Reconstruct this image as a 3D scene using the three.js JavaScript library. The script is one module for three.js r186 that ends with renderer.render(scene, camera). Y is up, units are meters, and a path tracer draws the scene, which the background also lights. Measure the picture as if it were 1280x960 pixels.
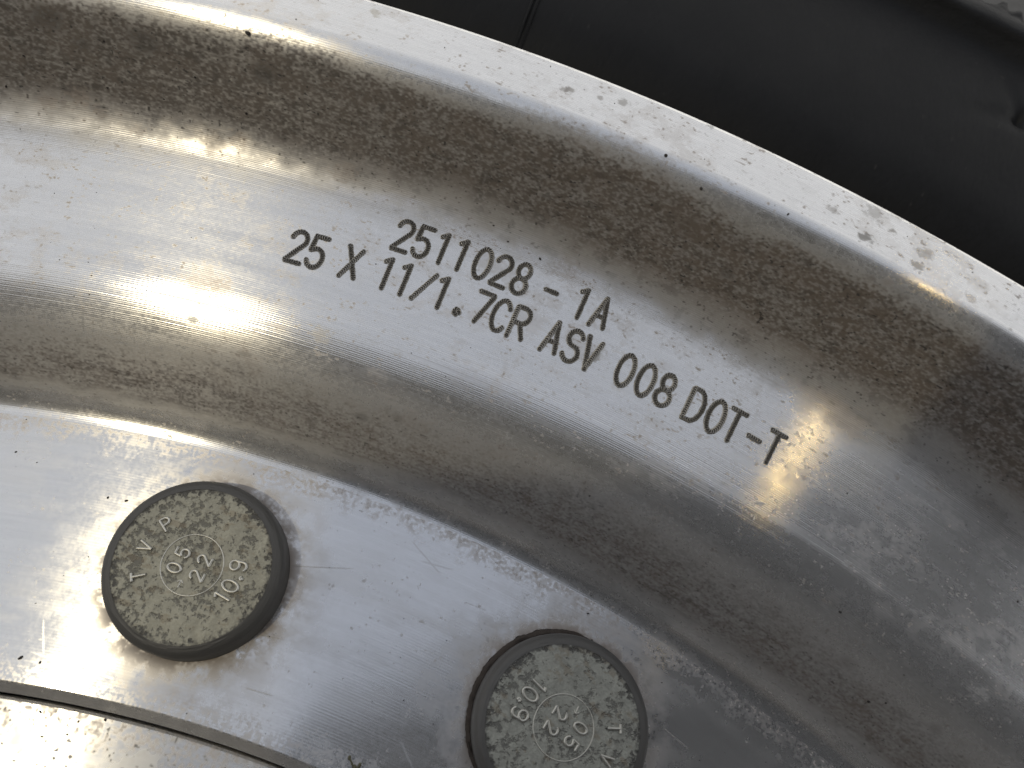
import * as THREE from 'three';
import { mergeGeometries } from 'three/addons/utils/BufferGeometryUtils.js';

// ---------------------------------------------------------------- camera, sky, sun, exposure
// Wheel frame in millimetres: x right, y away, z up along the axle; the scene is (x, z, -y) / 1000.
const V3 = (x, y, z) => new THREE.Vector3(x / 1000, z / 1000, -y / 1000);
const scene = new THREE.Scene();
const EYE = [70.825195, 247.38301, 146.350262], FOCAL = 963;
const AX = [[0.984616, 0.125378, 0.121699], [-0.162485, 0.913151, 0.373838], [-0.064258, -0.387861, 0.919475]]; // right, up, back of the camera
const camera = new THREE.PerspectiveCamera(2 * Math.atan(480 / FOCAL) * 180 / Math.PI, 4 / 3, 0.005, 60);
camera.position.copy(V3(...EYE));
camera.up.copy(V3(...AX[1]).normalize());
camera.lookAt(V3(EYE[0] - AX[2][0] * 100, EYE[1] - AX[2][1] * 100, EYE[2] - AX[2][2] * 100));
camera.setFocalLength(camera.getFocalLength());
camera.focus = 0.142; camera.userData.fStop = 16;
scene.add(camera);

const SUN = new THREE.Vector3(-0.374, 0.893, 0.25).normalize();   // high, from the left and a little behind the camera
const lerp = (a, b, t) => a + (b - a) * t, clamp = (x, a = 0, b = 1) => Math.min(b, Math.max(a, x));
const smooth = (a, b, x) => { const t = clamp((x - a) / (b - a)); return t * t * (3 - 2 * t); };
{
  const W = 512, H = 256, data = new Float32Array(W * H * 4);
  for (let j = 0; j < H; j++) for (let i = 0; i < W; i++) {
    const az = ((i + 0.5) / W - 0.5) * 2 * Math.PI, el = ((j + 0.5) / H - 0.5) * Math.PI;
    const d = [Math.cos(el) * Math.cos(az), Math.sin(el), Math.cos(el) * Math.sin(az)];
    const ang = Math.acos(clamp(d[0] * SUN.x + d[1] * SUN.y + d[2] * SUN.z, -1, 1)) * 180 / Math.PI;
    const e = Math.pow(clamp(d[1]), 1.25), g1 = Math.exp(-ang / 9) * 0.1, g2 = Math.exp(-ang / 30) * 0.22;
    const o = (j * W + i) * 4;
    data[o] = lerp(1.54, 0.30, e) + g1 * 1.0 + g2 * 1.0;
    data[o + 1] = lerp(1.50, 0.345, e) + g1 * 0.93 + g2 * 0.97;
    data[o + 2] = lerp(1.42, 0.445, e) + g1 * 0.80 + g2 * 0.90;
    data[o + 3] = 1;
  }
  const sky = new THREE.DataTexture(data, W, H, THREE.RGBAFormat, THREE.FloatType);
  sky.mapping = THREE.EquirectangularReflectionMapping; sky.magFilter = THREE.LinearFilter; sky.minFilter = THREE.LinearFilter; sky.wrapS = THREE.RepeatWrapping; sky.needsUpdate = true;
  scene.background = sky; scene.environment = sky;
}
const sun = new THREE.DirectionalLight(new THREE.Color(1.0, 0.87, 0.6), 0.55);
sun.position.copy(SUN).multiplyScalar(3).add(V3(70, 250, 0)); sun.target.position.copy(V3(70, 250, 0));
sun.castShadow = true; sun.shadow.mapSize.set(4096, 4096); sun.shadow.radius = 1.6; sun.shadow.bias = -0.0002;
Object.assign(sun.shadow.camera, { left: -0.8, right: 0.8, top: 0.8, bottom: -0.8, near: 0.5, far: 6 });
scene.add(sun, sun.target);
const renderer = new THREE.WebGLRenderer({ antialias: true });
renderer.setSize(1024, 768);
renderer.toneMapping = THREE.LinearToneMapping; renderer.toneMappingExposure = 1.0;
renderer.shadowMap.enabled = true;

// ---------------------------------------------------------------- helpers
function rng(seed) { let s = seed >>> 0; return () => { s = (s + 0x6d2b79f5) >>> 0; let t = s; t = Math.imul(t ^ (t >>> 15), t | 1); t ^= t + Math.imul(t ^ (t >>> 7), t | 61); return ((t ^ (t >>> 14)) >>> 0) / 4294967296; }; }
// value noise on a lattice that repeats after px cells in x and py cells in y
function lattice(seed, px, py) {
  const R = rng(seed), a = new Float32Array(px * py); for (let i = 0; i < a.length; i++) a[i] = R();
  return (x, y) => {
    const xi = Math.floor(x), yi = Math.floor(y), fx = x - xi, fy = y - yi, u = fx * fx * (3 - 2 * fx), v = fy * fy * (3 - 2 * fy);
    const x0 = ((xi % px) + px) % px, x1 = (x0 + 1) % px, y0 = (((yi % py) + py) % py) * px, y1 = ((((yi + 1) % py) + py) % py) * px;
    return lerp(lerp(a[y0 + x0], a[y0 + x1], u), lerp(a[y1 + x0], a[y1 + x1], u), v);
  };
}
// fractal noise over a W x H texture that tiles in x; cells is the number of lattice cells across the whole width
function fractal(seed, cellsX, cellsY, octaves, gain = 0.5) {
  const L = []; let cx = cellsX, cy = cellsY;
  for (let k = 0; k < octaves; k++) { L.push([lattice(seed + k * 17, Math.round(cx), Math.round(cy) + 2), Math.round(cx), Math.round(cy), Math.pow(gain, k)]); cx *= 2; cy *= 2; }
  const sum = L.reduce((s, l) => s + l[3], 0);
  return (u, v) => { let n = 0; for (const l of L) n += l[0](u * l[1], v * l[2]) * l[3]; return n / sum; };
}
const toS = (x) => { x = clamp(x); return 255 * (x <= 0.0031308 ? 12.92 * x : 1.055 * Math.pow(x, 1 / 2.4) - 0.055); };
function tex(W, H, srgb, fill, wrapT = THREE.ClampToEdgeWrapping) {
  const d = new Uint8Array(W * H * 4), c = [0, 0, 0];
  for (let j = 0; j < H; j++) for (let i = 0; i < W; i++) {
    fill(c, (i + 0.5) / W, (j + 0.5) / H, i, j); const o = (j * W + i) * 4;
    for (let k = 0; k < 3; k++) d[o + k] = srgb ? toS(c[k]) : clamp(c[k]) * 255;
    d[o + 3] = 255;
  }
  const t = new THREE.DataTexture(d, W, H, THREE.RGBAFormat); t.magFilter = THREE.LinearFilter; t.minFilter = THREE.LinearMipmapLinearFilter; t.generateMipmaps = true;
  t.wrapS = THREE.RepeatWrapping; t.wrapT = wrapT; if (srgb) t.colorSpace = THREE.SRGBColorSpace; t.needsUpdate = true; return t;
}
// two maps filled together: colour (linear triple) and roughness / metalness
function pair(W, H, fill) {
  const orm = new Float32Array(W * H * 2), o = { c: [0, 0, 0], r: 0, m: 0 };
  const color = tex(W, H, true, (c, u, v, i, j) => { fill(o, u, v); c[0] = o.c[0]; c[1] = o.c[1]; c[2] = o.c[2]; orm[(j * W + i) * 2] = o.r; orm[(j * W + i) * 2 + 1] = o.m; });
  const rough = tex(W, H, false, (c, u, v, i, j) => { c[0] = 1; c[1] = orm[(j * W + i) * 2]; c[2] = orm[(j * W + i) * 2 + 1]; });
  return [color, rough];
}
const taken = new Map();
const numbered = (n) => { const k = taken.get(n) ?? 0; taken.set(n, k + 1); return k ? `${n}_${String(k).padStart(3, '0')}` : n; };
function put(parent, name, geometry, material) {
  const m = new THREE.Mesh(geometry, material); m.name = parent === scene ? numbered(name) : name; m.castShadow = m.receiveShadow = true; parent.add(m); return m;
}
function thing(name, label, category, group) {
  const g = new THREE.Group(); g.name = numbered(name); g.userData = { label, category }; if (group) g.userData.group = group; scene.add(g); return g;
}
const D2R = Math.PI / 180;

// A profile is a list of [r, z, nr, nz, s] in millimetres: made of lines and arcs, walked from the outside in.
function profile(start, steps) {
  const P = []; let [r, z] = start, s = 0;
  const add = (r1, z1, nr, nz) => { if (P.length) s += Math.hypot(r1 - P.at(-1)[0], z1 - P.at(-1)[1]); P.push([r1, z1, nr, nz, s]); };
  for (const st of steps) {
    if (st.to) {
      const [r1, z1] = st.to, l = Math.hypot(r1 - r, z1 - z), nr = (z1 - z) / l, nz = -(r1 - r) / l, n = st.n ?? Math.max(1, Math.ceil(l / 3));
      for (let k = 0; k <= n; k++) add(lerp(r, r1, k / n), lerp(z, z1, k / n), nr, nz);
      r = r1; z = z1;
    } else {   // a turn of the slope from st.a to st.b degrees on radius st.R, going inwards
      const n = Math.max(3, Math.ceil(Math.abs(st.b - st.a) / 4)), sg = st.b > st.a ? 1 : -1, r0 = r, z0 = z;
      for (let k = 0; k <= n; k++) {
        const t = lerp(st.a, st.b, k / n) * D2R, a = st.a * D2R;
        add(r0 - sg * st.R * (Math.sin(t) - Math.sin(a)), z0 - sg * st.R * (Math.cos(a) - Math.cos(t)), -Math.sin(t), Math.cos(t));
      }
      r = P.at(-1)[0]; z = P.at(-1)[1];
    }
  }
  return P;
}
const WINDOW = 60, THETA0 = 46;                       // one texture covers 60 degrees, starting at 46
const uOf = (deg) => (deg - THETA0) / WINDOW;
function revolve(P, segs = 1440, S = P.at(-1)[4]) {
  const n = P.length, pos = new Float32Array((segs + 1) * n * 3), nor = pos.slice(), uv = new Float32Array((segs + 1) * n * 2), idx = [];
  for (let i = 0, k = 0; i <= segs; i++) {
    const a = (i / segs * 360 + THETA0) * D2R, c = Math.cos(a), s = Math.sin(a);
    for (let j = 0; j < n; j++, k++) {
      const [r, z, nr, nz, l] = P[j];
      pos[k * 3] = r * c / 1000; pos[k * 3 + 1] = z / 1000; pos[k * 3 + 2] = -r * s / 1000;
      nor[k * 3] = nr * c; nor[k * 3 + 1] = nz; nor[k * 3 + 2] = -nr * s;
      uv[k * 2] = i / segs * 360 / WINDOW; uv[k * 2 + 1] = l / S;
      if (i < segs && j < n - 1 && (P[j + 1][4] - l) > 1e-9) { const b = k + n; idx.push(k, b, k + 1, b, b + 1, k + 1); }
    }
  }
  const g = new THREE.BufferGeometry();
  g.setAttribute('position', new THREE.BufferAttribute(pos, 3)); g.setAttribute('normal', new THREE.BufferAttribute(nor, 3)); g.setAttribute('uv', new THREE.BufferAttribute(uv, 2));
  g.setIndex(idx); return g;
}

// ---------------------------------------------------------------- the shapes of the wheel, in section
const RIM = profile([361.25, 43.7], [
  { to: [361.05, 44.0], n: 1 }, { to: [360.35, 44.25], n: 1 }, { to: [351.4, 44.35] }, { R: 5.2, a: 1, b: 70 }, { to: [341.5, 28.2] }, { R: -8, a: 70, b: 4 }, { to: [310.9, 21.15] },
  { R: 16, a: 4, b: 55 }, { to: [289.98, 1.7] }, { R: -4, a: 55, b: 0 },
].map((s) => (s.R < 0 ? { R: -s.R, a: s.a, b: s.b } : s)));
const RS = RIM.at(-1)[4];
const DISC_R = RIM.at(-1)[0], DISC_Z = RIM.at(-1)[1];
const DISC = profile([DISC_R, DISC_Z], [{ to: [241.7, 0], n: 12 }, { R: 0.5, a: 0, b: 38 }, { to: [239.7, -1.45], n: 1 }, { to: [239.65, -9], n: 2 }]);
const DS = DISC.at(-1)[4];
const PLATE = profile([239.0, -9], [{ to: [239.0, -3.2], n: 2 }, { to: [238.6, -2.7], n: 1 }, { to: [118, -2.2], n: 24 }, { to: [114, -5], n: 2 }, { to: [112, -90], n: 6 }]);
const PS = PLATE.at(-1)[4];
const zOn = (P, r) => { for (let i = 0; i < P.length - 1; i++) { const a = P[i], b = P[i + 1]; if (r <= a[0] && r > b[0] && a[0] - b[0] > 1e-6) return lerp(a[1], b[1], (a[0] - r) / (a[0] - b[0])); } return null; };
const sOn = (P, r) => { for (let i = 0; i < P.length - 1; i++) { const a = P[i], b = P[i + 1]; if (r <= a[0] && r > b[0] && a[0] - b[0] > 1e-6) return lerp(a[4], b[4], (a[0] - r) / (a[0] - b[0])); } return null; };
const wheelZ = (r) => zOn(RIM, r) ?? zOn(DISC, r) ?? zOn(PLATE, r) ?? (r > 361 ? 24 : -9);
// a pixel of the 1280 x 960 photograph to the point of the wheel that it shows: {x, y, z, r, th}
function onWheel(px, py, dz = 0) {
  const a = (px - 640) / FOCAL, b = -(py - 480) / FOCAL, d = [0, 1, 2].map((k) => AX[0][k] * a + AX[1][k] * b - AX[2][k]);
  let t0 = 60; const f = (t) => { const x = EYE[0] + d[0] * t, y = EYE[1] + d[1] * t, z = EYE[2] + d[2] * t; return z - dz - wheelZ(Math.hypot(x, y)); };
  while (f(t0) > 0 && t0 < 400) t0 += 0.25;
  let lo = t0 - 0.25, hi = t0; for (let k = 0; k < 30; k++) { const m = (lo + hi) / 2; if (f(m) > 0) lo = m; else hi = m; }
  const x = EYE[0] + d[0] * hi, y = EYE[1] + d[1] * hi, z = EYE[2] + d[2] * hi;
  return { x, y, z, r: Math.hypot(x, y), th: Math.atan2(y, x) / D2R };
}

// ---------------------------------------------------------------- metal surfaces
const ALU = [0.80, 0.795, 0.785], SOIL = [0.115, 0.092, 0.074], RUST = [0.27, 0.19, 0.13], SOOT = [0.045, 0.042, 0.04], GREASE = [0.30, 0.285, 0.25];
const over = (c, p, t) => { for (let k = 0; k < 3; k++) c[k] += (p[k] - c[k]) * t; };

// stains that the photograph shows one by one: pixel, radius in mm, strength, colour
const STAINS = [
  [1083, 297, 1.4, 0.9, SOOT], [1115, 289, 0.7, 0.7, SOIL], [1095, 268, 2.2, 0.45, SOIL], [1043, 262, 1.2, 0.5, SOIL], [1147, 333, 1.3, 0.7, SOIL], [1155, 318, 1.6, 0.5, SOIL], [1161, 314, 1.0, 0.5, RUST], [1213, 372, 1.0, 0.5, RUST],
  [780, 128, 1.0, 0.6, SOIL], [712, 113, 0.9, 0.7, SOIL], [706, 112, 0.9, 0.6, SOIL], [750, 122, 0.6, 0.6, SOIL], [470, 16, 1.1, 0.6, GREASE], [887, 157, 0.7, 0.5, SOIL], [1110, 352, 0.9, 0.5, RUST],
  [100, 122, 2.6, 0.5, RUST], [60, 128, 2.0, 0.4, RUST], [82, 130, 1.2, 0.5, SOIL], [126, 143, 1.2, 0.4, RUST], [170, 163, 1.6, 0.35, RUST], [265, 178, 3.0, 0.4, RUST], [300, 175, 2.0, 0.45, RUST], [430, 215, 2.6, 0.4, RUST],
  [255, 350, 4.0, 0.5, RUST], [275, 362, 2.4, 0.45, RUST], [240, 360, 3.4, 0.3, RUST], [400, 418, 1.8, 0.5, SOIL], [240, 400, 0.9, 0.6, SOOT], [350, 410, 1.4, 0.4, RUST], [470, 470, 2.2, 0.4, RUST], [610, 330, 2.2, 0.25, RUST],
  [452, 522, 1.1, 0.6, SOOT], [498, 523, 1.1, 0.5, SOIL], [306, 442, 1.2, 0.5, SOOT], [744, 445, 1.2, 0.6, SOOT], [710, 338, 3.0, 0.4, RUST], [660, 400, 3.4, 0.22, RUST], [910, 340, 1.3, 0.6, SOOT], [860, 285, 2.2, 0.5, SOIL], [330, 90, 2.2, 0.7, SOOT], [180, 52, 2.4, 0.7, SOOT], [60, 22, 2.6, 0.7, SOOT], [100, 55, 1.6, 0.6, SOOT],
  [1060, 828, 1.5, 0.4, SOIL], [1225, 865, 2.0, 0.4, SOIL], [1060, 705, 1.0, 0.6, SOOT], [1170, 910, 1.2, 0.5, SOIL],
].map(([x, y, R, k, c]) => ({ ...onWheel(x, y), R, k, c })).filter((p) => p.r < 361.3);
const STAIN_RIM = STAINS.filter((p) => p.r > DISC_R).map((p) => ({ u: uOf(p.th), s: sOn(RIM, p.r), mm: p.r * WINDOW * D2R, ...p }));

const rimTexture = (() => {
  const W = 2048, H = 1024;
  const big = fractal(11, 22, 9, 4), mid = fractal(23, 120, 40, 3), fine = fractal(31, 700, 260, 2), streak = fractal(41, 60, 200, 3), speck = fractal(53, 520, 200, 2, 0.6), blot = fractal(61, 150, 62, 4, 0.65), film = fractal(71, 14, 40, 4), grain = fractal(83, 1000, 500, 1);
  const z1 = sOn(RIM, 348), z2 = sOn(RIM, 340), z3 = sOn(RIM, 333), z4 = sOn(RIM, 306), z5 = sOn(RIM, 299), z6 = sOn(RIM, 291);
  return pair(W, H, (o, u, v) => {
    const s = v * RS, c = o.c, b = big(u, v), m = mid(u, v), f = fine(u, v), st = streak(u, v), sp = speck(u, v), bl = blot(u, v), fm = film(u, v), gr = grain(u, v);
    // how dirty each zone is: the steep wall under the lip is caked, the lower wall filmed, flats only freckled
    const wall = smooth(z1 - 2.5, z1 + 4, s + (b - 0.5) * 5 + (f - 0.5) * 2) * (1 - smooth(z2 - 4, z3 + 2.5, s + (b - 0.5) * 7 + (m - 0.5) * 5 + (f - 0.5) * 4));
    const low = smooth(z4, z5 + 7, s + (b - 0.5) * 6 + (f - 0.5) * 3) * (1 - smooth(z6 - 3.5, z6 + 2, s + (m - 0.5) * 3 + (f - 0.5) * 2));
    const flat = 1 - Math.max(wall, low);
    for (let k = 0; k < 3; k++) c[k] = ALU[k] * (0.93 + 0.10 * st + 0.05 * (gr - 0.5));
    o.r = 0.17 + 0.06 * (fm - 0.5) + 0.04 * (f - 0.5); o.m = 0.76 + 0.1 * (fm - 0.5);
    let dirt = wall * clamp(0.85 + 0.14 * (m - 0.45) + 0.2 * (st - 0.5) + 0.6 * (f - 0.5)) + low * clamp(0.66 + 0.35 * (st - 0.45) + 0.1 * (m - 0.5) + 0.45 * (f - 0.5));
    dirt = clamp(dirt, 0, 0.93); over(c, SOIL, dirt); over(c, RUST, dirt * 0.10 * smooth(0.4, 0.7, m));
    const freck = smooth(0.66, 0.84, sp) * smooth(0.45, 0.66, m) * 0.42 * flat; over(c, RUST, freck); dirt = Math.max(dirt, freck);
    const warm = smooth(0.40, 0.80, m + (f - 0.5) * 0.4) * 0.13 * flat * smooth(0.42, 0.6, b); over(c, RUST, warm); dirt = Math.max(dirt, warm);
    const dark = smooth(0.60, 0.70, bl + 0.22 * (f - 0.5)) * (wall * 0.45 + low * 0.25 + flat * 0.04); over(c, SOOT, dark * 0.7); dirt = Math.max(dirt, dark);
    const pit = smooth(0.76, 0.86, sp) * (wall * 0.9 + low * 0.65 + flat * 0.16); over(c, SOOT, pit); dirt = Math.max(dirt, pit);
    for (const q of STAIN_RIM) {
      const du = (u - q.u) * q.mm, dv = s - q.s; if (Math.abs(du) > q.R * 2 || Math.abs(dv) > q.R * 2) continue;
      const k = smooth(1.15, 0.45, Math.hypot(du, dv * 1.25) / q.R + (f - 0.5) * 1.7 + (m - 0.5) * 0.9) * q.k * (q.c === RUST ? 0.5 : 0.6); over(c, q.c, k); dirt = Math.max(dirt, k);
    }
    o.r += dirt * 0.5; o.m = Math.max(0, o.m - dirt * 0.85);
  });
})();
// lathe marks: one height per turn, with slow change along it
function turning(seed, S, pitch, strength, W = 64, H = 2048) {
  const n1 = lattice(seed, 8, 4096), n2 = lattice(seed + 1, 4, 1024), n3 = lattice(seed + 2, 64, 4096), n4 = lattice(seed + 3, 6, 256);
  return tex(W, H, false, (c, u, v) => {
    const s = v * S, k = strength(s);
    const h = 0.5 + k * (0.26 * Math.sin(s / pitch * 2 * Math.PI + 0.5 * n4(u * 6, s * 0.3)) * (0.4 + n2(u * 4, s * 0.9)) + 0.5 * (n1(u * 8, s / 0.22) - 0.5) + 0.25 * (n3(u * 64, s / 0.09) - 0.5));
    c[0] = c[1] = c[2] = h;
  });
}
const rimBump = turning(101, RS, 0.36, (s) => { const a = sOn(RIM, 337), b = sOn(RIM, 306); return 0.28 + 0.6 * Math.exp(-(((s - a) / 5) ** 2)) + 0.65 * Math.exp(-(((s - b) / 6.5) ** 2)); });
const metal = (maps, bump, scale, extra = {}) => new THREE.MeshPhysicalMaterial({ map: maps[0], roughnessMap: maps[1], metalnessMap: maps[1], roughness: 1, metalness: 1, bumpMap: bump, bumpScale: scale, anisotropy: 1, anisotropyRotation: Math.PI / 2, side: THREE.DoubleSide, ...extra });

const BOLT_N = 24, BOLT_R = 265.2, BOLT_TH = 1.456471 / D2R;
// fine handling scratches, thin bright or dull lines: u, s (mm), angle, length (mm)
function scratches(seed, n, S) { const R = rng(seed); return Array.from({ length: n }, () => { const a = (R() - 0.5) * 2.4, l = 4 + 22 * R() * R(); return { u: R(), s: R() * S, c: Math.cos(a), t: Math.sin(a), l, w: 0.05 + 0.07 * R(), k: 0.25 + 0.5 * R(), d: R() < 0.4 }; }); }
function scratchAt(list, u, s, mm) { let k = 0; for (const q of list) { const dx = (u - q.u) * mm, dy = s - q.s; if (Math.abs(dx) > q.l || Math.abs(dy) > q.l) continue; const al = dx * q.c + dy * q.t, ac = Math.abs(dy * q.c - dx * q.t + 0.004 * al * al); if (ac < q.w * 2 && Math.abs(al) < q.l / 2) k = Math.max(k, q.k * smooth(q.w * 2, q.w * 0.5, ac) * smooth(q.l / 2, q.l / 3, Math.abs(al))); } return k; }
const discTexture = (() => {
  const W = 2048, H = 512;
  const big = fractal(211, 20, 5, 4), mid = fractal(223, 110, 22, 3), fine = fractal(231, 640, 120, 2), streak = fractal(241, 40, 110, 3), speck = fractal(253, 420, 80, 2, 0.6), film = fractal(271, 24, 10, 4, 0.6);
  const marks = scratches(281, 46, DS);
  const bolts = [0, 1, 2, 3, 4, 5].map((k) => BOLT_TH + 15 - 15 * k);
  return pair(W, H, (o, u, v) => {
    const s = v * DS, r = DISC_R - s, th = THETA0 + u * WINDOW, c = o.c, b = big(u, v), m = mid(u, v), f = fine(u, v), st = streak(u, v), sp = speck(u, v), fm = film(u, v);
    for (let k = 0; k < 3; k++) c[k] = ALU[k] * (0.94 + 0.09 * st);
    o.r = 0.128 + 0.04 * (fm - 0.5) + 0.04 * (f - 0.5); o.m = 0.78;
    let d = 1e9; for (const t of bolts) d = Math.min(d, Math.hypot((th - t) * D2R * r, r - BOLT_R));
    let dirt = 0;
    const ring = Math.exp(-Math.max(0, d - 15.3) / (1.0 + 2.6 * m)) * clamp(0.45 + 1.7 * (m - 0.3) + 0.9 * (f - 0.5)); over(c, RUST, ring * 0.7); over(c, SOIL, ring * 0.45); dirt = ring;
    const edge = smooth(4.5, 0.5, s + (m - 0.5) * 6) * clamp(0.2 + 1.5 * (f - 0.4)) * 0.5 + smooth(DS - 15, DS - 11, s + (m - 0.5) * 5) * smooth(DS - 9.4, DS - 10, s) * 0.35 * clamp(0.1 + 1.6 * (f - 0.4)); over(c, RUST, edge); dirt = Math.max(dirt, edge);
    const freck = smooth(0.76, 0.88, sp) * smooth(0.45, 0.65, m) * 0.3; over(c, SOIL, freck); dirt = Math.max(dirt, freck);
    const mk = scratchAt(marks, u, s, 280); over(c, GREASE, mk * 0.5); o.r += mk * 0.25;
    const haze = smooth(0.5, 0.75, fm) * 0.12; over(c, GREASE, haze * 0.35);
    o.r += dirt * 0.45 + haze * 0.25; o.m = Math.max(0, o.m - dirt * 0.75 - haze * 0.3);
  });
})();
const plateTexture = (() => {
  const W = 1024, H = 1024;
  const mid = fractal(323, 60, 56, 4), fine = fractal(331, 400, 370, 2), streak = fractal(341, 30, 260, 3), speck = fractal(353, 330, 300, 2, 0.6);
  return pair(W, H, (o, u, v) => {
    const s = v * PS, c = o.c, m = mid(u, v), f = fine(u, v), st = streak(u, v), sp = speck(u, v);
    for (let k = 0; k < 3; k++) c[k] = ALU[k] * (0.9 + 0.12 * st);
    o.r = 0.19 + 0.06 * (m - 0.5); o.m = 0.7; let dirt = smooth(16, 6, s + (m - 0.5) * 12) * clamp(0.12 + 1.8 * (f - 0.45)) * 0.7; over(c, RUST, dirt * 0.8);
    const film = smooth(0.45, 0.7, m) * 0.35; over(c, GREASE, film * 0.5); dirt = Math.max(dirt, film);
    const pit = smooth(0.78, 0.86, sp) * 0.7; over(c, SOOT, pit); dirt = Math.max(dirt, pit);
    o.r += dirt * 0.4; o.m = Math.max(0, o.m - dirt * 0.7);
  });
})();
const mRim = metal(rimTexture, rimBump, 0.00004);
const mDisc = metal(discTexture, turning(141, DS, 0.5, () => 0.3), 0.00001);
const mPlate = metal(plateTexture, turning(161, PS, 0.8, () => 0.3), 0.00002);
const mBarrel = new THREE.MeshStandardMaterial({ color: new THREE.Color().setRGB(0.5, 0.5, 0.49), metalness: 0.9, roughness: 0.5, side: THREE.DoubleSide });

const wheel = thing('wheel_rim', 'bare aluminium wheel rim with turned lathe marks, stamped size numbers and round bolt heads', 'wheel rim');
put(wheel, 'rim', revolve(RIM), mRim);
put(wheel, 'mounting_disc', revolve(DISC), mDisc).userData.label = 'flat brushed ring that carries the round bolt heads';
put(wheel, 'centre_plate', revolve(PLATE, 720), mPlate).userData.label = 'dusty inner plate behind a narrow dark gap';
put(wheel, 'rim_barrel', revolve(profile([240.5, -9], [{ to: [286, -9], n: 2 }, { to: [318, -60], n: 2 }, { to: [318, -215], n: 2 }, { to: [345, -225], n: 1 }, { to: [352, -225], n: 1 }, { to: [352, 8], n: 4 }, { to: [355, 26], n: 3 }, { to: [360.4, 31], n: 2 }, { to: [361.25, 32.5], n: 1 }, { to: [361.25, 43.7], n: 3 }]), 720), mBarrel);

// ---------------------------------------------------------------- peened lettering on the turned band
// strokes in a box 1 wide and 1.9 tall
const arc = (cx, cy, rx, ry, a0, a1, n = 14) => Array.from({ length: n + 1 }, (_, k) => { const a = lerp(a0, a1, k / n) * D2R; return [cx + rx * Math.cos(a), cy + ry * Math.sin(a)]; });
const H0 = 1.9;
const GLYPH = {
  0: [arc(0.5, 0.95, 0.5, 0.95, 90, 450, 36)],
  1: [[[0.14, 1.66], [0.5, 1.9]], [[0.5, 1.9], [0.5, 0]]],
  2: [[...arc(0.5, 1.4, 0.48, 0.5, 170, -20, 14), [0.06, 0.1], [0.0, 0], [1, 0]]],
  5: [[[0.95, 1.9], [0.14, 1.9], [0.06, 1.02], ...arc(0.48, 0.58, 0.5, 0.58, 120, -165, 18)]],
  7: [[[0, 1.9], [1, 1.9], [0.3, 0]]],
  8: [arc(0.5, 1.43, 0.4, 0.47, -90, 270, 26), arc(0.5, 0.48, 0.48, 0.48, 90, 450, 30)],
  9: [[...arc(0.5, 1.38, 0.46, 0.52, -10, 350, 26), [0.93, 0.9], ...arc(0.5, 0.5, 0.43, 0.5, 0, -150, 12)]],
  A: [[[0, 0], [0.5, 1.9]], [[0.5, 1.9], [1, 0]], [[0.2, 0.7], [0.8, 0.7]]],
  C: [arc(0.52, 0.95, 0.52, 0.95, 35, 325, 28)],
  D: [[[0, 0], [0, 1.9], [0.4, 1.9], ...arc(0.4, 0.95, 0.6, 0.95, 85, -85, 20), [0.4, 0], [0, 0]]],
  O: [arc(0.5, 0.95, 0.5, 0.95, 90, 450, 36)],
  P: [[[0, 0], [0, 1.9], [0.5, 1.9], ...arc(0.5, 1.42, 0.48, 0.48, 85, -85, 12), [0, 0.94]]],
  R: [[[0, 0], [0, 1.9], [0.5, 1.9], ...arc(0.5, 1.42, 0.48, 0.48, 85, -85, 12), [0, 0.94]], [[0.5, 0.94], [1, 0]]],
  S: [[...arc(0.5, 1.42, 0.46, 0.48, 20, 250, 16), ...arc(0.5, 0.48, 0.5, 0.48, 75, -165, 16)]],
  T: [[[0, 1.9], [1, 1.9]], [[0.5, 1.9], [0.5, 0]]],
  V: [[[0, 1.9], [0.5, 0]], [[0.5, 0], [1, 1.9]]],
  X: [[[0, 0], [1, 1.9]], [[0, 1.9], [1, 0]]],
  '/': [[[0, 0.06], [1, 1.84]]],
  '-': [[[0.05, 0.92], [0.95, 0.92]]],
  '.': [arc(0.5, 0.2, 0.16, 0.16, 0, 300, 5)],
};
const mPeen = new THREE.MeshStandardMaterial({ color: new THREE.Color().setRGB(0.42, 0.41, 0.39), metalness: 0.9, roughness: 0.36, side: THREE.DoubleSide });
const mBowlShade = new THREE.MeshStandardMaterial({ color: new THREE.Color().setRGB(0.06, 0.056, 0.052), metalness: 0.1, roughness: 0.7, side: THREE.DoubleSide });  // bowls painted darker than their lips, shade put into the colour for relief
const lettering = new THREE.Group(); lettering.name = 'stamped_lettering'; lettering.userData.label = 'two lines of dark dot-peened characters stamped into the turned band'; wheel.add(lettering);
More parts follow.
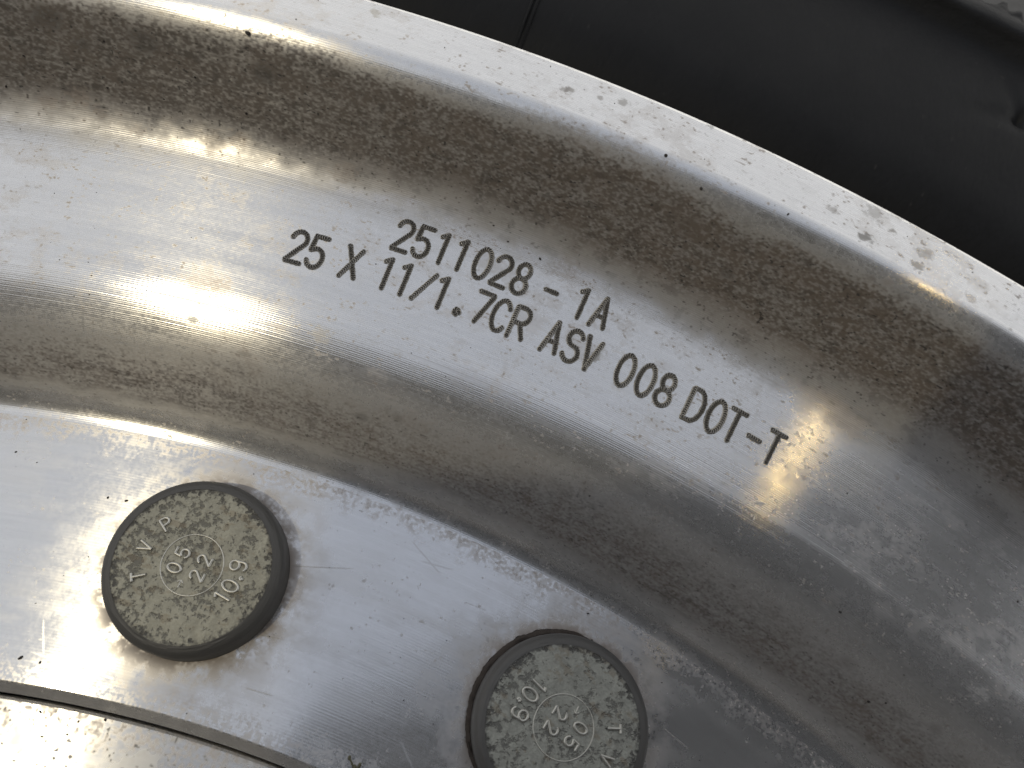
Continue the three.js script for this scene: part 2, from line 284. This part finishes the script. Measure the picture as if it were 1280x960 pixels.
{
  // one blow of the marking pin: a bowl inside a thrown-up lip
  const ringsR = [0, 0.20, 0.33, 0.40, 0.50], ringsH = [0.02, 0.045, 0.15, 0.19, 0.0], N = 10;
  const lineFrame = (baseR) => (th, y) => { const r = baseR + y, z = wheelZ(r); return [r * Math.cos(th), r * Math.sin(th), z]; };
  const R = rng(77);
  function blow(list, P, up, along, tx, ty) {
    const base = list.pos.length / 3, out = [up[1] * along[2] - up[2] * along[1], up[2] * along[0] - up[0] * along[2], up[0] * along[1] - up[1] * along[0]], k = 1.03 + R() * 0.16, ph = R();
    for (let j = 0; j < ringsR.length; j++) for (let i = 0; i < (j ? N : 1); i++) {
      const a = (i + ph) / N * 2 * Math.PI, c = Math.cos(a) * ringsR[j] * k, s = Math.sin(a) * ringsR[j] * k, h = ringsH[j] + (j === 4 ? -0.02 : 0.30 * (c * tx + s * ty) + 0.05);
      const q = [0, 1, 2].map((d) => P[d] + along[d] * c + out[d] * s + up[d] * h), v = V3(...q); list.pos.push(v.x, v.y, v.z);
    }
    const at = (j, i) => base + (j ? 1 + (j - 1) * N + (i % N) : 0);
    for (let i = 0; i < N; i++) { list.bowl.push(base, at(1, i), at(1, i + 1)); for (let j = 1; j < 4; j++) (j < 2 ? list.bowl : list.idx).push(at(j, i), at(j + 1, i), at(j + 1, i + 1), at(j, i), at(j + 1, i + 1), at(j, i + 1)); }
  }
  function line(chars, baseR, height) {
    const f = lineFrame(baseR), k = height / H0, w = k;
    for (const [ch, px, py] of chars) {
      const th0 = onWheel(px, py).th * D2R, list = { pos: [], idx: [], bowl: [] };
      const width = (ch === '/' ? 1.0 : ch === '-' ? 0.9 : 1) * w * 0.83;
      for (const stroke of GLYPH[ch]) {
        const pts = stroke.map(([x, y]) => [(x - 0.5) * width, y * k]);
        let carry = 0; const step = 0.43;
        for (let i = 0; i < pts.length - 1; i++) {
          const [x0, y0] = pts[i], [x1, y1] = pts[i + 1], l = Math.hypot(x1 - x0, y1 - y0); let t = carry;
          for (; t <= l + 1e-6; t += step) {
            const x = lerp(x0, x1, t / l) + (R() - 0.5) * 0.03, y = lerp(y0, y1, t / l) + (R() - 0.5) * 0.03, th = th0 - x / baseR, P = f(th, y);
            const sl = (wheelZ(baseR + y + 0.2) - wheelZ(baseR + y - 0.2)) / 0.4, n = [-sl * Math.cos(th), -sl * Math.sin(th), 1], nl = Math.hypot(...n);
            blow(list, P, n.map((q) => q / nl), [Math.sin(th), -Math.cos(th), 0], (x1 - x0) / l, (y1 - y0) / l);
          }
          carry = t - l;
        }
      }
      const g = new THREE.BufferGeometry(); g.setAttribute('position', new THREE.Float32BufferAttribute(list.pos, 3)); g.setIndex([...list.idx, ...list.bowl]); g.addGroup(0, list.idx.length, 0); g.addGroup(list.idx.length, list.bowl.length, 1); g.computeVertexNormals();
      put(lettering, 'stamped_character', g, [mPeen, mBowlShade]).userData.label = `dark dot-peened character ${ch}`;
    }
  }
  const base2 = (onWheel(367, 320).r + onWheel(612, 427).r + onWheel(960, 572).r) / 3, base1 = (onWheel(499, 308).r + onWheel(596, 350).r + onWheel(743, 411).r) / 3;
  const h1 = onWheel(565, 294).r - onWheel(547, 329).r, h2 = onWheel(493, 330).r - onWheel(473, 366).r, h3 = onWheel(974, 531).r - onWheel(960, 572).r;
  const hh = (h1 + h2 + h3) / 3 * 0.97;
  line([['2', 499, 308], ['5', 522, 319], ['1', 547, 329], ['1', 570, 338], ['0', 595, 349], ['2', 619, 358], ['8', 643, 369], ['-', 680, 385], ['1', 719, 401], ['A', 743, 411]], base1, hh);
  line([['2', 367, 320], ['5', 390, 331], ['X', 432, 348], ['1', 474, 366], ['1', 496, 376], ['/', 519, 385], ['1', 541, 396], ['.', 564, 405], ['7', 590, 415], ['C', 612, 426], ['R', 636, 436], ['A', 677, 454], ['S', 702, 464], ['V', 725, 472],
    ['0', 769, 491], ['0', 795, 502], ['8', 820, 513], ['D', 859, 529], ['O', 885, 541], ['T', 908, 551], ['-', 936, 562], ['T', 960, 572]], base2, hh);
}

// ---------------------------------------------------------------- bolts
const coat = (seed, spots, tint) => {
  const big = fractal(seed, 7, 7, 4), sp = fractal(seed + 5, 34, 34, 4, 0.75), fine = fractal(seed + 9, 90, 90, 2), rub = fractal(seed + 13, 12, 20, 4, 0.6);
  const maps = pair(512, 512, (o, u, v) => {
    const c = o.c, b = big(u, v), s = sp(u, v), f = fine(u, v), w = rub(u, v), rr = Math.hypot(u - 0.5, v - 0.5) * 2;
    for (let k = 0; k < 3; k++) c[k] = tint[k] * (0.74 + 0.5 * w + 0.35 * (f - 0.5));
    const d = smooth(spots - 0.02, spots + 0.14, s * 0.72 + b * 0.34 + (f - 0.5) * 0.2) * 0.66; over(c, [0.05, 0.048, 0.046], d);
    const br = smooth(0.58, 0.7, rub(v, u)) * 0.35; over(c, [0.2, 0.15, 0.09], br);
    const rim = smooth(0.90, 1.0, rr + (s - 0.5) * 0.25) * 0.8; over(c, [0.05, 0.048, 0.046], rim);
    o.r = 0.62 + 0.12 * (f - 0.5) + 0.1 * d; o.m = 0.35 * (1 - d);
  });
  const bump = tex(512, 512, false, (c, u, v) => { c[0] = c[1] = c[2] = 0.6 + 0.5 * (rub(u, v) - 0.5) - 0.5 * smooth(spots, spots + 0.1, sp(u, v) * 0.75 + big(u, v) * 0.3) + 0.2 * (fine(u, v) - 0.5); });
  return new THREE.MeshStandardMaterial({ map: maps[0], roughnessMap: maps[1], metalnessMap: maps[1], roughness: 1, metalness: 1, bumpMap: bump, bumpScale: 0.00022 });
};
const mCoat = [coat(401, 0.555, [0.34, 0.33, 0.27]), coat(457, 0.565, [0.32, 0.325, 0.29])];
const mBoltSide = new THREE.MeshStandardMaterial({ color: new THREE.Color().setRGB(0.085, 0.083, 0.08), roughness: 0.55, metalness: 0.3, bumpMap: tex(256, 64, false, (() => { const n = fractal(505, 40, 12, 3); return (c, u, v) => { c[0] = c[1] = c[2] = n(u, v); }; })()), bumpScale: 0.0001, side: THREE.DoubleSide });
const mStamp = new THREE.MeshStandardMaterial({ color: new THREE.Color().setRGB(0.56, 0.55, 0.5), roughness: 0.35, metalness: 0.75 });
const FACE_R = 13.4, HEAD_H = 6.2;
const headGeo = (() => {   // in scene axes, metres: a lathe around y
  const pts = [[15.5, -0.4], [15.4, 1.2], [15.25, 4.4], [15.0, 5.2], [14.5, 5.75], [13.9, 6.05], [13.3, 6.15]].map(([r, y]) => new THREE.Vector2(r / 1000, y / 1000));
  return new THREE.LatheGeometry(pts, 96);
})();
const faceGeo = (() => {
  const rings = 14, seg = 72, pos = [0, HEAD_H / 1000, 0], uv = [0.5, 0.5], idx = [];
  for (let j = 1; j <= rings; j++) for (let i = 0; i < seg; i++) { const r = FACE_R * j / rings, a = i / seg * 2 * Math.PI; pos.push(r * Math.cos(a) / 1000, (HEAD_H - 0.12 * (j / rings) ** 6) / 1000, -r * Math.sin(a) / 1000); uv.push(0.5 + 0.5 * r / FACE_R * Math.cos(a), 0.5 + 0.5 * r / FACE_R * Math.sin(a)); }
  const at = (j, i) => j ? 1 + (j - 1) * seg + (i % seg) : 0;
  for (let i = 0; i < seg; i++) { idx.push(0, at(1, i), at(1, i + 1)); for (let j = 1; j < rings; j++) idx.push(at(j, i), at(j + 1, i), at(j + 1, i + 1), at(j, i), at(j + 1, i + 1), at(j, i + 1)); }
  const g = new THREE.BufferGeometry(); g.setAttribute('position', new THREE.Float32BufferAttribute(pos, 3)); g.setAttribute('uv', new THREE.Float32BufferAttribute(uv, 2)); g.setIndex(idx); g.computeVertexNormals(); return g;
})();
const bead = (pts, rad, y = HEAD_H) => {
  const curve = new THREE.CatmullRomCurve3(pts.map(([x, z]) => new THREE.Vector3(x / 1000, (y - 0.02) / 1000, -z / 1000)), false, 'catmullrom', 0.1);
  return new THREE.TubeGeometry(curve, Math.max(6, pts.length * 3), rad / 1000, 6, false);
};
// a stamped character around (x, y) of the head, turned by rot, size in mm
const stamp = (ch, x, y, rot, size) => mergeGeometries(GLYPH[ch].map((st) => bead(st.map(([gx, gy]) => { const px = (gx - 0.5) * size * 0.62, py = (gy - 0.95) / H0 * size; return [x + px * Math.cos(rot) - py * Math.sin(rot), y + px * Math.sin(rot) + py * Math.cos(rot)]; }), 0.27, HEAD_H + 0.1)));
const stampParts = (() => {
  const L = [];
  // maker's letters round the top, strength grade round the bottom, date code in the ring
  [['T', 33], ['V', 0], ['P', -33]].forEach(([c, a]) => { const t = a * D2R; L.push(['stamped_character', stamp(c, -8.7 * Math.sin(t), 8.7 * Math.cos(t), t, 2.3)]); });
  [['1', -3.0], ['0', -1.0], ['.', 0.75], ['9', 2.5]].forEach(([c, x]) => L.push(['stamped_character', stamp(c, x, -7.6 + 0.05 * x * x, x * 0.05, 2.8)]));
  [['0', -1.5, 2.5], ['5', 1.3, 2.4], ['2', -1.4, -1.6], ['2', 1.4, -1.6]].forEach(([c, x, y]) => L.push(['stamped_character', stamp(c, x, y, 0, 2.3)]));
  L.push(['stamped_arrow', mergeGeometries([bead([[-4.2, 0.4], [-2.9, 0.5]], 0.14), bead([[-3.4, 1.0], [-2.9, 0.5], [-3.3, 0.0]], 0.14)])]);
  L.push(['stamped_ring', new THREE.TorusGeometry(0.0052, 0.00012, 6, 64).rotateX(Math.PI / 2).translate(0, HEAD_H / 1000 - 0.00001, 0)]);
  return L;
})();
function bolt(th, turn, variant, label) {
  const b = new THREE.Group(); b.name = 'bolt'; wheel.add(b);
  const rr = BOLT_R - (variant && label ? 0.7 : 0);
  b.position.copy(V3(rr * Math.cos(th), rr * Math.sin(th), 0)); b.rotation.y = turn;
  put(b, 'bolt_head', headGeo, mBoltSide); put(b, 'head_face', faceGeo, mCoat[variant]);
  for (const [n, g] of stampParts) put(b, n, g, mStamp);
  if (label) b.userData.label = label;
  return b;
}
{
  // turn so that the head's own "up" follows the photograph
  const upAngle = (cx, cy, ux, uy) => { const a = onWheel(cx, cy), z = 0; const f = (x, y) => { const A = (x - 640) / FOCAL, B = -(y - 480) / FOCAL, d = [0, 1, 2].map((k) => AX[0][k] * A + AX[1][k] * B - AX[2][k]), t = (HEAD_H - EYE[2]) / d[2]; return [EYE[0] + d[0] * t, EYE[1] + d[1] * t]; }; const p = f(cx, cy), q = f(cx + ux * 20, cy + uy * 20); return Math.atan2(q[1] - p[1], q[0] - p[0]) - Math.PI / 2; };
  const R = rng(5);
  for (let k = 0; k < BOLT_N; k++) {
    const th = (BOLT_TH - 15 * k) * D2R;
    if (k === 0) bolt(th, upAngle(241, 705, -0.93, -0.36), 0, 'olive-grey round bolt head thickly speckled with dark spots, rim dark');
    else if (k === 1) {
      const turn = upAngle(706, 905, 0.8, 0.6), b = bolt(th, turn, 1, 'greyer round bolt head with dark grime crusted round its edge'), N = fractal(521, 60, 12, 3, 0.7);
      // grime packed against the side of the head that faces up and left in the photograph
      const arcPts = Array.from({ length: 60 }, (_, i) => { const a = lerp(60, 225, i / 59) * D2R - turn; return new THREE.Vector3(15.5 * Math.cos(a) / 1000, 0, -15.5 * Math.sin(a) / 1000); });
      const g = new THREE.TubeGeometry(new THREE.CatmullRomCurve3(arcPts), 360, 0.0009, 9), p = g.attributes.position;
      for (let i = 0; i < p.count; i++) { const ring = Math.floor(i / 10), t = ring / 360, c = g.parameters.path.getPointAt(t), e = Math.sin(Math.PI * t) ** 0.5, k2 = e * (0.05 + 1.15 * N(t * 0.22, 0.3 + 0.05 * (i % 10)) + 0.35 * N(t * 0.8, 0.1 * (i % 10))); p.setXYZ(i, c.x + (p.getX(i) - c.x) * k2 * 1.2, 0.0002 + Math.abs(p.getY(i)) * k2 * 1.6, c.z + (p.getZ(i) - c.z) * k2 * 1.2); }
      g.computeVertexNormals(); put(b, 'grime_crust', g, new THREE.MeshStandardMaterial({ color: new THREE.Color().setRGB(0.045, 0.036, 0.03), roughness: 0.95 }));
    }
    else bolt(th, R() * 6.28, k % 2);
  }
}

// ---------------------------------------------------------------- tyre
const GROUND = -240;
{
  const T = profile([352.5, -225], [{ to: [380, -236], n: 3 }, { to: [430, -239.5], n: 3 }, { to: [447, -228], n: 3 }, { to: [455, -180], n: 3 }, { to: [455, -30], n: 6 }]);
  const A = [];   // the upper sidewall, from the shoulder in to the bead: r, z
  const shape = [[455, -30], [453.4, 2], [452, 18], [450.6, 25.6], [448, 28.0], [445, 29.6], [442, 30.7], [439.6, 30.6], [437.6, 28.9], [435, 27.2], [430, 26.8], [418, 26.6], [404, 25.8], [392, 24.0], [384, 20.5], [377, 14.0], [371, 8.5], [365, 6.5], [360, 9], [357, 16], [355.4, 25.2]];
  const curve = new THREE.CatmullRomCurve3(shape.map(([r, z]) => new THREE.Vector3(r, z, 0)), false, 'centripetal');
  for (let i = 0; i <= 150; i++) { const p = curve.getPoint(i / 150); A.push([p.x, p.y]); }
  const seg = 2880, n = A.length, pos = new Float32Array((seg + 1) * n * 3), uv = new Float32Array((seg + 1) * n * 2), idx = [];
  const N1 = fractal(601, 40, 8, 3), N2 = fractal(607, 300, 6, 3), N3 = fractal(613, 700, 40, 2);
  const dent = { th: 64.35, r: 421 };
  for (let i = 0, k = 0; i <= seg; i++) {
    const u = i / seg, deg = u * 360 + THETA0;
    for (let j = 0; j < n; j++, k++) {
      let [r, z] = A[j]; const v = j / (n - 1);
      z += (N1(u * 4, v) - 0.5) * 0.7 * smooth(362, 372, r) * (r < 446 ? 1 : 0.3);
      // torn flash along the shoulder
      const tear = Math.exp(-(((r - 448.8) / 2.6) ** 2)); const t = N2(u * 2 % 1, 0.37) - 0.42, t2 = N3(u, v) - 0.5;
      r += tear * (t * 6.0 + t2 * 2.0); z += tear * (t * 6.5 + t2 * 2.4);
      // the pit in the sidewall and the creases that run into it
      let dth = ((deg - dent.th + 540) % 360) - 180; const dx = dth * D2R * 421, dy = A[j][0] - dent.r, d = Math.hypot(dx, dy);
      if (d < 40) {
        z -= 2.2 * Math.exp(-((d / 1.2) ** 2)) + 0.5 * Math.exp(-((d / 3.5) ** 2));
        for (const [ca, len, dep] of [[128, 17, 0.55], [205, 17, 0.55]]) { const c = Math.cos(ca * D2R), s = Math.sin(ca * D2R), al = dx * -c + dy * s, ac = dx * s + dy * c; if (al > -3) z -= dep * Math.exp(-((ac / 1.6) ** 2)) * smooth(len, 2, al) * smooth(-3, 0, al); }
      }
      const a = deg * D2R; pos[k * 3] = r * Math.cos(a) / 1000; pos[k * 3 + 1] = z / 1000; pos[k * 3 + 2] = -r * Math.sin(a) / 1000;
      uv[k * 2] = u * 12; uv[k * 2 + 1] = v;
      if (i < seg && j < n - 1) { const b = k + n; idx.push(k, b, k + 1, b, b + 1, k + 1); }
    }
  }
  const g = new THREE.BufferGeometry(); g.setAttribute('position', new THREE.BufferAttribute(pos, 3)); g.setAttribute('uv', new THREE.BufferAttribute(uv, 2)); g.setIndex(idx); g.computeVertexNormals();
  const n1 = fractal(631, 30, 8, 4), n2 = fractal(637, 400, 160, 2), n3 = fractal(641, 200, 70, 1);
  const maps = pair(1024, 512, (o, u, v) => { const a = n1(u, v), b = n2(u, v), d = smooth(0.9, 0.97, n3(u, v)) * 0.1; for (let k = 0; k < 3; k++) o.c[k] = [0.0062, 0.0066, 0.0078][k] * (1 + 0.7 * (a - 0.5) + 0.5 * (b - 0.5)); over(o.c, [0.2, 0.19, 0.17], d * smooth(0.6, 0.8, b)); o.r = 0.58 + 0.12 * (a - 0.5) + 0.1 * (b - 0.5); o.m = 0; });
  const mTyre = new THREE.MeshPhysicalMaterial({ specularIntensity: 0.34, map: maps[0], roughnessMap: maps[1], roughness: 1, metalness: 0, side: THREE.DoubleSide, bumpMap: tex(1024, 512, false, (c, u, v) => { c[0] = c[1] = c[2] = 0.6 * n2(u, v) + 0.4 * n1(u, v); }), bumpScale: 0.00008 });
  const tyre = thing('tyre', 'smooth black rubber tyre around the aluminium rim', 'tyre');
  put(tyre, 'sidewall', g, mTyre); put(tyre, 'tread', revolve(T, 720), mTyre);
  // a moulding rib that runs out across the sidewall
  const th = 79.35 * D2R, rib = [];
  for (const off of [-0.55, 0.55]) { const c = new THREE.CatmullRomCurve3([363, 370, 378, 390, 404, 420, 434].map((r) => { let z = 0; for (let i = 0; i < n - 1; i++) if (A[i][0] >= r && A[i + 1][0] < r) z = A[i][1]; return V3(r * Math.cos(th) + off * Math.sin(th), r * Math.sin(th) - off * Math.cos(th), z + 0.05); })); rib.push(new THREE.TubeGeometry(c, 40, 0.00038, 7, false)); }
  put(tyre, 'moulding_rib', mergeGeometries(rib), mTyre).userData.label = 'thin double rib crossing the sidewall';
}

// ---------------------------------------------------------------- ground
{
  const n1 = fractal(701, 24, 24, 5, 0.6), n2 = fractal(709, 200, 200, 2);
  const maps = pair(1024, 1024, (o, u, v) => { const a = n1(u, v), b = n2(u, v); for (let k = 0; k < 3; k++) o.c[k] = 0.085 * (0.75 + 0.4 * a + 0.35 * (b - 0.5)) * [1, 0.99, 0.98][k]; o.r = 0.92; o.m = 0; });
  for (const t of maps) { t.wrapT = THREE.RepeatWrapping; }
  const bump = tex(1024, 1024, false, (c, u, v) => { c[0] = c[1] = c[2] = n2(u, v) * 0.7 + n1(u, v) * 0.3; }, THREE.RepeatWrapping);
  const g = new THREE.PlaneGeometry(24, 24).rotateX(-Math.PI / 2), uv = g.attributes.uv; for (let i = 0; i < uv.count; i++) uv.setXY(i, uv.getX(i) * 24 / 0.8, uv.getY(i) * 24 / 0.8);
  const m = put(scene, 'ground', g, new THREE.MeshStandardMaterial({ map: maps[0], roughnessMap: maps[1], roughness: 1, metalness: 0, bumpMap: bump, bumpScale: 0.002 }));
  m.position.y = GROUND / 1000 - 0.0005; m.userData = { kind: 'structure', label: 'dark grey tarmac beyond the edge of the tyre', category: 'ground' };
}

// ---------------------------------------------------------------- crumbs and grit
{
  const p = onWheel(445, 958), c = thing('dry_moss_sprig', 'tiny forked olive sprig of dry moss on the brushed ring', 'debris');
  const m = new THREE.MeshStandardMaterial({ color: new THREE.Color().setRGB(0.10, 0.095, 0.06), roughness: 0.9 });
  const q = onWheel(437, 947), q2 = onWheel(450, 956);
  const stem = (a, b, bend, r) => { const A = V3(a[0], a[1], a[2]), B = V3(b[0], b[1], b[2]), M = A.clone().lerp(B, 0.5).add(V3(bend, 0.1, 0.2)); return mergeGeometries([new THREE.TubeGeometry(new THREE.CatmullRomCurve3([A, M, B]), 10, r / 1000, 6), new THREE.SphereGeometry(r * 1.7 / 1000, 8, 6).scale(1, 0.8, 1.4).translate(B.x, B.y, B.z)]); };
  put(c, 'stem', stem([p.x, p.y - 1.2, 0.15], [q.x, q.y, 0.5], 0.12, 0.17), m); put(c, 'stem', stem([p.x, p.y - 1.2, 0.15], [q2.x, q2.y, 0.5], -0.1, 0.17), m); put(c, 'stem', stem([p.x, p.y - 0.9, 0.15], [p.x - 0.2, p.y - 0.2, 0.4], 0.05, 0.22), m);
}
{
  const R = rng(909), g = new THREE.IcosahedronGeometry(1, 1); { const a = g.attributes.position; for (let i = 0; i < a.count; i++) { const k = 0.75 + 0.5 * Math.abs(Math.sin(a.getX(i) * 7 + a.getY(i) * 11 + a.getZ(i) * 5)); a.setXYZ(i, a.getX(i) * k, a.getY(i) * k, a.getZ(i) * k); } g.computeVertexNormals(); }
  const spots = [[310, 42, 0.42], [876, 236, 0.3], [832, 195, 0.3], [675, 324, 0.2], [635, 302, 0.17], [617, 282, 0.12], [985, 268, 0.22], [735, 767, 0.18], [30, 70, 0.22], [8, 108, 0.16], [308, 142, 0.24], [130, 52, 0.2], [244, 97, 0.2], [134, 110, 0.16], [205, 124, 0.12], [135, 622, 0.22], [158, 626, 0.26], [20, 565, 0.14], [1050, 765, 0.18], [1085, 877, 0.28], [1107, 879, 0.16], [1272, 752, 0.16], [740, 800, 0.15], [737, 620, 0.15], [26, 822, 0.3], [50, 828, 0.22], [104, 835, 0.12], [98, 902, 0.22], [132, 900, 0.22], [230, 917, 0.2], [84, 918, 0.2], [52, 921, 0.2], [50, 890, 0.18]];
  const all = spots.map(([x, y, s]) => [onWheel(x, y), s]);
  for (let k = 0; k < 520; k++) { const a = R() * 1, r = 238 + 122 * R(), th = 50 + 54 * R(), z = wheelZ(r); if (z < -5) continue; all.push([{ x: r * Math.cos(th * D2R), y: r * Math.sin(th * D2R), z }, 0.04 + 0.09 * R() * R()]); }
  const im = new THREE.InstancedMesh(g, new THREE.MeshStandardMaterial({ color: new THREE.Color().setRGB(0.035, 0.03, 0.026), roughness: 0.9 }), all.length), o = new THREE.Object3D();
  all.forEach(([p, s], i) => { o.position.copy(V3(p.x, p.y, p.z + s * 0.3)); o.rotation.set(R() * 6, R() * 6, R() * 6); o.scale.set(s, s * 0.6, s * (0.6 + R())).multiplyScalar(0.001); o.updateMatrix(); im.setMatrixAt(i, o.matrix); });
  im.name = 'grit'; im.userData = { label: 'fine dark grit scattered over the aluminium surfaces', category: 'grit', kind: 'stuff' }; im.castShadow = im.receiveShadow = true; scene.add(im);
}

// ---------------------------------------------------------------- added helpers, out of view, that shade the wheel and shape its reflections
{
  const wall = put(scene, 'added_dark_wall', new THREE.BoxGeometry(9, 2.6, 0.3), new THREE.MeshStandardMaterial({ color: new THREE.Color().setRGB(0.06, 0.052, 0.045), roughness: 0.9 }));  // unseen wall, added so the steep metal faces mirror something dark
  wall.position.set(0.4, GROUND / 1000 + 1.3, 1.05); wall.userData = { label: 'unseen dark plain wall, added to darken the reflections in the metal', category: 'wall' };
}
{
  const m = new THREE.MeshStandardMaterial({ color: new THREE.Color().setRGB(0.03, 0.032, 0.037), roughness: 0.6, side: THREE.DoubleSide });
  const t = thing('added_shade_panel', 'unseen dark panel with supports, added above the wheel to shade it', 'added_shade_panel');
  const shape = new THREE.Shape([[-0.118, -0.43], [0.48, -0.43], [0.48, 0.43], [0.33, 0.402], [0.291, 0.367], [0.012, 0.226], [-0.015, 0.183], [-0.118, 0.173]].map(([x, y]) => new THREE.Vector2(x, y)));
  put(t, 'panel', new THREE.ExtrudeGeometry(shape, { depth: 0.004, bevelEnabled: false }).rotateX(-Math.PI / 2).translate(0, 0.40, 0), m);  // made-up panel, outline shaped for the shade and dark reflections on the wheel
  const tab = put(t, 'added_glint_plate', new THREE.BoxGeometry(0.003, 0.05, 0.04), new THREE.MeshStandardMaterial({ color: new THREE.Color().setRGB(0.92, 0.72, 0.36), metalness: 1, roughness: 0.14 }));  // added reflector that bounces the sun into a glint beside the lettering
  tab.position.copy(V3(291, 366, 429)); tab.quaternion.setFromUnitVectors(new THREE.Vector3(1, 0, 0), V3(-868, -493, -46).normalize()); tab.userData.label = 'small bright plate, added to throw a gold glint onto the rim';
  put(t, 'added_bracket', new THREE.BoxGeometry(0.5, 0.03, 0.04).translate(0.32, 0.385, 0.38), m);  // invented supports that hold up the added panel
  put(t, 'added_post', new THREE.BoxGeometry(0.05, 0.66, 0.05).translate(0.595, 0.33 + GROUND / 1000, 0.38), m);
}

renderer.render(scene, camera);
